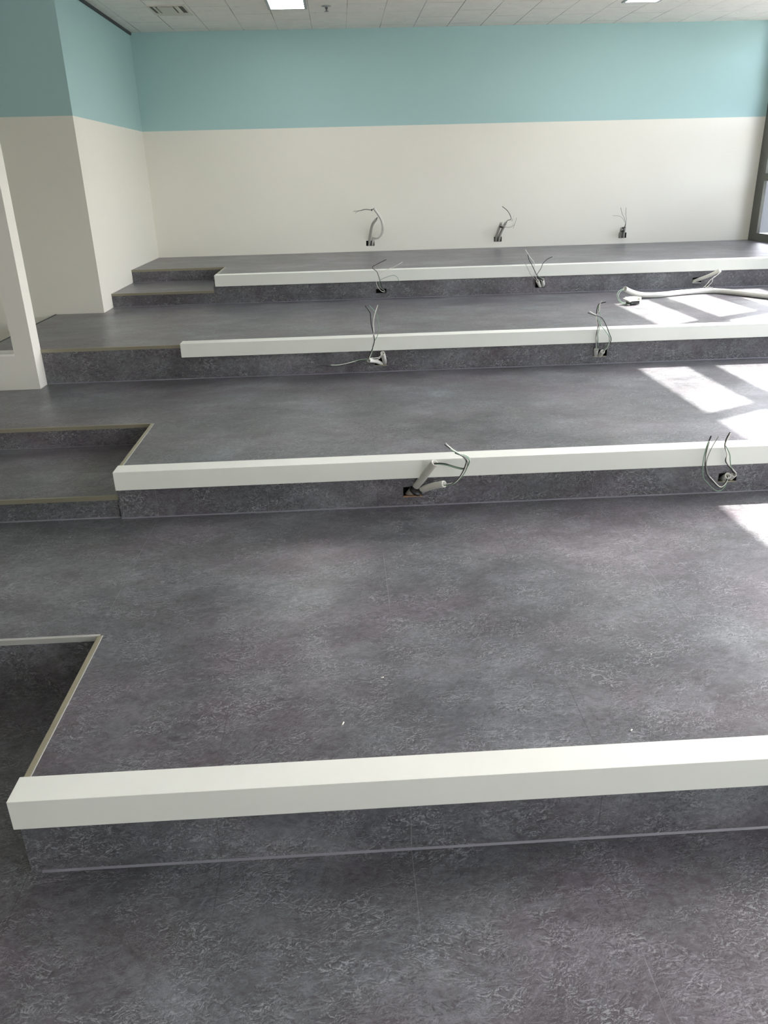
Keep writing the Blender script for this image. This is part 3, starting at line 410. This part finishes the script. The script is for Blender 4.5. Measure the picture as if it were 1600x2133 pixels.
# intermediate steps in the cut-outs
def step(label, x0, x1, y0, y1, zb, zt):
    root = thing('intermediate_step', label, 'step', ((x0+x1)/2, y0, zb), 'half-height steps in the left aisle')
    bm = bmesh.new(); bx(bm, x0, x1, y0, y1, zt - 0.02, zt); adopt(obj('tread', bm, M['slate']), root)
    riser(root, x0, x1 - 0.002, y0 + 0.002, zb, zt - 0.02); strip(root, M['nosing'], x0, x1 + (0.004 if zb < 0.5 else 0), y0, zt); seal(root, x0, x1, y0 + 0.002, zb)
    bm = bmesh.new(); bx(bm, x0, x1, y1 - 0.004, y1 - 0.0005, zt, zt + 0.003); adopt(obj('joint_seal', bm, M['seal']), root)
step('half-height grey step with bronze nosing, left of the second white ledge', XL, -0.9615, 3.0846, 3.777, Z[1], 0.3167)
step('small half-height grey step below the back wall, left of the farthest white ledge', XC, -0.988, 6.3246, 7.027, Z[3], 0.7238)

# white ledges along the tier edges
LED = {1: 'nearest and widest white ledge, crossing the bottom of the picture', 2: 'second white ledge from the front, above two cable openings',
       3: 'third white ledge from the front, below the long white conduit', 4: 'farthest and thinnest-looking white ledge, nearest the back wall'}
for i, (x, y0, y1, z0, z1) in BEAM.items():
    root = thing('edge_ledge', LED[i], 'ledge', (1.5, y0, z0), 'white ledges along the tier edges')
    adopt(box('ledge_body', M['beam'], None, x, XR, y0, y1, z0, z1, bevel=0.0012), root)
# pencil scribble on the second ledge
# ------------------------------------------------------------------ cable outlets
MATS = {('conduit', 'grey'): M['cgrey'], ('conduit', 'white'): M['cwhite'], ('conduit', 'ribbed'): M['cribbed'], ('wire', 'black'): M['wblack'], ('wire', 'white'): M['wwhite'], ('wire', 'green'): M['wgreen'], ('wire', 'grey'): M['wgrey'], ('tie', 'black'): M['black']}
LAB = {
 'A': ('cable_outlet', 'leftmost outlet on the back wall, one grey and one looping white conduit'),
 'B': ('cable_outlet', 'middle outlet on the back wall, two tied grey conduits leaning right'),
 'C': ('cable_outlet', 'rightmost outlet on the back wall, short tied conduits with upright thin wires'),
 'D': ('cable_outlet', 'opening under the farthest ledge holding only loose wires, no conduit'),
 'E': ('cable_outlet', 'opening under the farthest ledge with two short white stubs and splayed wires'),
 'F': ('cable_outlet', 'opening under the farthest ledge, long white conduit slanting right with drooping wires'),
 'H': ('cable_outlet', 'left opening under the third ledge, cables trailing left along the riser'),
 'I': ('cable_outlet', 'right opening under the third ledge, two stubs with tall crossing wires'),
 'J': ('cable_outlet', 'opening under the second ledge, two tied white conduits joined by looping wires'),
 'K': ('cable_outlet', 'opening under the second ledge near the right edge, wires hanging in long loops')}
for key, d in OUT.items():
    x0, x1, z0, z1 = d['hole']; y = d['y']; nm, lab = LAB[key]
    root = thing(nm, lab, 'cable outlet', ((x0+x1)/2, y, z0), 'electrical outlets waiting for sockets')
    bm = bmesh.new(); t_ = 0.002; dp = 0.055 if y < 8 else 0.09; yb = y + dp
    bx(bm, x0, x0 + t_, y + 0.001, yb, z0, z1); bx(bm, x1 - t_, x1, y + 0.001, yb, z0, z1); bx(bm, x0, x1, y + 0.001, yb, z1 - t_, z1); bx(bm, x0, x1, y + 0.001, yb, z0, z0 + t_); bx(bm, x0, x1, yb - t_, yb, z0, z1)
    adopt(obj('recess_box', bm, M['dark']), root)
    if key in 'JKHIF': adopt(box('cut_edge', M['ply'] if key == 'J' else M['white'] if key in 'F' else M['nosing_side'], None, x0, x1, y + 0.0005, y + 0.0145, z0, z0 + 0.003), root)
    for kind, col, r, pts in d['parts']:
        bm = bmesh.new()
        if kind == 'tie':
            a, b = Vector(pts[0]), Vector(pts[1]); c = (a + b) / 2; ax = (b - a).normalized()
            tube(bm, [c - ax * 0.0035, c, c + ax * 0.0035], r * 0.95, 18)
            o = obj('cable_tie', bm, MATS[kind, col], smooth=True)
        else:
            tube(bm, pts, r, 14 if kind == 'conduit' else 6, hollow=(kind == 'conduit'))
            o = obj('conduit' if kind == 'conduit' else 'wire', bm, MATS[kind, col], smooth=True)
            if kind == 'wire': o['label'] = col + ' insulated wire'
        adopt(o, root)

# loose conduit lying on the third tier, and the socket box in front of it
root = thing('loose_conduit', 'long white flexible conduit lying across the third tier, end curled up', 'conduit', (2.263, 5.906, Z[3]))
gp = GPATH + [[3.20, 5.38, 0.6425], [3.36, 5.05, 0.6425], [3.42, 4.95, 0.6425]]
gp = gp[::-1]
bm = bmesh.new(); tube(bm, gp, 0.0195, 16, hollow=True); adopt(obj('conduit_tube', bm, M['cwhite'], smooth=True), root)
for kind, col, r, pts in GW:
    bm = bmesh.new(); tube(bm, pts, r, 6); o = adopt(obj('wire', bm, MATS[kind, col], smooth=True), root); o['label'] = 'pale green wire looping down to the socket box'
root = thing('junction_box', 'small black socket box under a white cover, in front of the loose conduit', 'socket box', (2.045, 5.62, Z[3]))
def rot_obj(o, ang, piv, tilt=0.0):
    Mx = Matrix.Translation(piv) @ Matrix.Rotation(ang, 4, 'Z') @ Matrix.Rotation(tilt, 4, 'X') @ Matrix.Translation(-Vector(piv))
    o.data.transform(Mx); return o
pv = (2.055, 5.63, 0.650)
bm = bmesh.new(); bx(bm, 2.012, 2.078, 5.600, 5.665, Z[3] + 0.004, 0.655); adopt(rot_obj(obj('box_body', bm, M['black']), 0.25, pv, -0.05), root)
bm = bmesh.new(); bx(bm, 2.078, 2.091, 5.597, 5.66, Z[3] + 0.006, 0.672); adopt(rot_obj(obj('box_lug', bm, M['wwhite']), 0.25, pv, -0.05), root)
bm = bmesh.new()
for a, b, c, d, e, f in ((1.985, 2.075, 5.590, 5.668, 0.656, 0.661), (2.005, 2.090, 5.610, 5.675, 0.661, 0.666), (1.990, 2.010, 5.600, 5.650, 0.648, 0.656)):
    bx(bm, a, b, c, d, e, f)
adopt(rot_obj(obj('cover_plate', bm, M['wwhite'], bevel=0.0015), 0.3, pv, 0.12), root)
bm = bmesh.new(); bx(bm, 1.998, 2.012, 5.590, 5.604, Z[3] + 0.002, 0.630); adopt(obj('terminal', bm, M['wwhite']), root)

# offcuts of wire left on the lowest tier
for (x, y, l, ang, lab) in ((-0.048, 1.652, 0.011, 1.2, 'tiny pale wire offcut on the lowest tier, left of the middle'), (0.063, 1.844, 0.008, 0.3, 'tiny pale wire offcut on the lowest tier, farther back beside a tile joint'),
                            (0.669, 1.564, 0.008, 0.8, 'tiny pale wire offcut near the back edge of the nearest ledge, at the right'), (0.839, 1.889, 0.005, 0.4, 'smallest pale wire offcut, farthest right on the lowest tier')):
    bm = bmesh.new(); d = Vector((math.cos(ang), math.sin(ang), 0)) * l / 2; c = Vector((x, y, Z[1] + 0.002))
    tube(bm, [c - d, c + d], 0.0019, 8); o = obj('wire_offcut', bm, M['wwhite'], smooth=True)
    o['label'] = lab; o['category'] = 'offcut'; o['group'] = 'wire offcuts on the lowest tier'

# ------------------------------------------------------------------ ceiling fittings
def ceiling_light(x0, x1, y0, y1, label):
    root = thing('ceiling_light', label, 'ceiling light', ((x0+x1)/2, (y0+y1)/2, ZC), 'recessed ceiling lights')
    bm = bmesh.new(); f = 0.022
    for c in ((x0, x1, y0, y0+f), (x0, x1, y1-f, y1), (x0, x0+f, y0+f, y1-f), (x1-f, x1, y0+f, y1-f)): bx(bm, *c, ZC - 0.006, ZC + 0.0)
    adopt(obj('lamp_frame', bm, M['lampframe']), root)
    adopt(box('diffuser', M['lamp'], None, x0+f, x1-f, y0+f, y1-f, ZC - 0.004, ZC), root)
ceiling_light(-0.482, -0.180, 5.985, 7.205, 'bright rectangular ceiling light near the top left, beside the sprinkler')
ceiling_light(2.29, 2.585, 5.97, 7.19, 'bright rectangular ceiling light near the top right corner')

root = thing('air_vent', 'square cream ceiling vent at the top left', 'vent', (-1.23, 7.13, ZC))
bm = bmesh.new(); x0, x1, y0, y1 = -1.375, -1.085, 6.965, 7.345
ix0, ix1, iy0, iy1 = -1.355, -1.107, 6.995, 7.262
for c in ((x0, x1, y0, iy0), (x0, x1, iy1, y1), (x0, ix0, iy0, iy1), (ix1, x1, iy0, iy1)): bx(bm, *c, ZC - 0.007, ZC)
adopt(obj('vent_frame', bm, M['vent']), root)
adopt(box('vent_throat', M['ventdark'], None, ix0, ix1, iy0, iy1, ZC - 0.002, ZC), root)
bm = bmesh.new(); bx(bm, -1.300, -1.185, 7.015, 7.240, ZC - 0.011, ZC - 0.004); bx(bm, -1.330, -1.312, 7.010, 7.245, ZC - 0.009, ZC - 0.004); bx(bm, -1.172, -1.140, 7.010, 7.245, ZC - 0.009, ZC - 0.004)
adopt(obj('louvre', bm, M['vent'], bevel=0.001), root)

root = thing('sprinkler_head', 'small dark sprinkler head on the ceiling, right of the bright light', 'sprinkler', (-0.032, 7.121, ZC))
def lathe(bm, cx, cy, prof, seg=20):
    rs = [[bm.verts.new((cx + r*math.cos(2*math.pi*k/seg), cy + r*math.sin(2*math.pi*k/seg), z)) for k in range(seg)] for r, z in prof]
    for A, B in zip(rs, rs[1:]):
        for k in range(seg): bm.faces.new([A[k], A[(k+1) % seg], B[(k+1) % seg], B[k]])
    bm.faces.new(rs[0]); bm.faces.new(list(reversed(rs[-1])))
bm = bmesh.new(); lathe(bm, -0.032, 7.121, [(0.036, ZC), (0.036, ZC - 0.003), (0.018, ZC - 0.007), (0.012, ZC - 0.008)]); adopt(obj('rosette', bm, M['lampframe'], smooth=True), root)
bm = bmesh.new(); lathe(bm, -0.032, 7.121, [(0.010, ZC - 0.006), (0.010, ZC - 0.022), (0.005, ZC - 0.024), (0.005, ZC - 0.034), (0.017, ZC - 0.035), (0.017, ZC - 0.037)]); adopt(obj('sprinkler_nozzle', bm, M['chrome']), root)
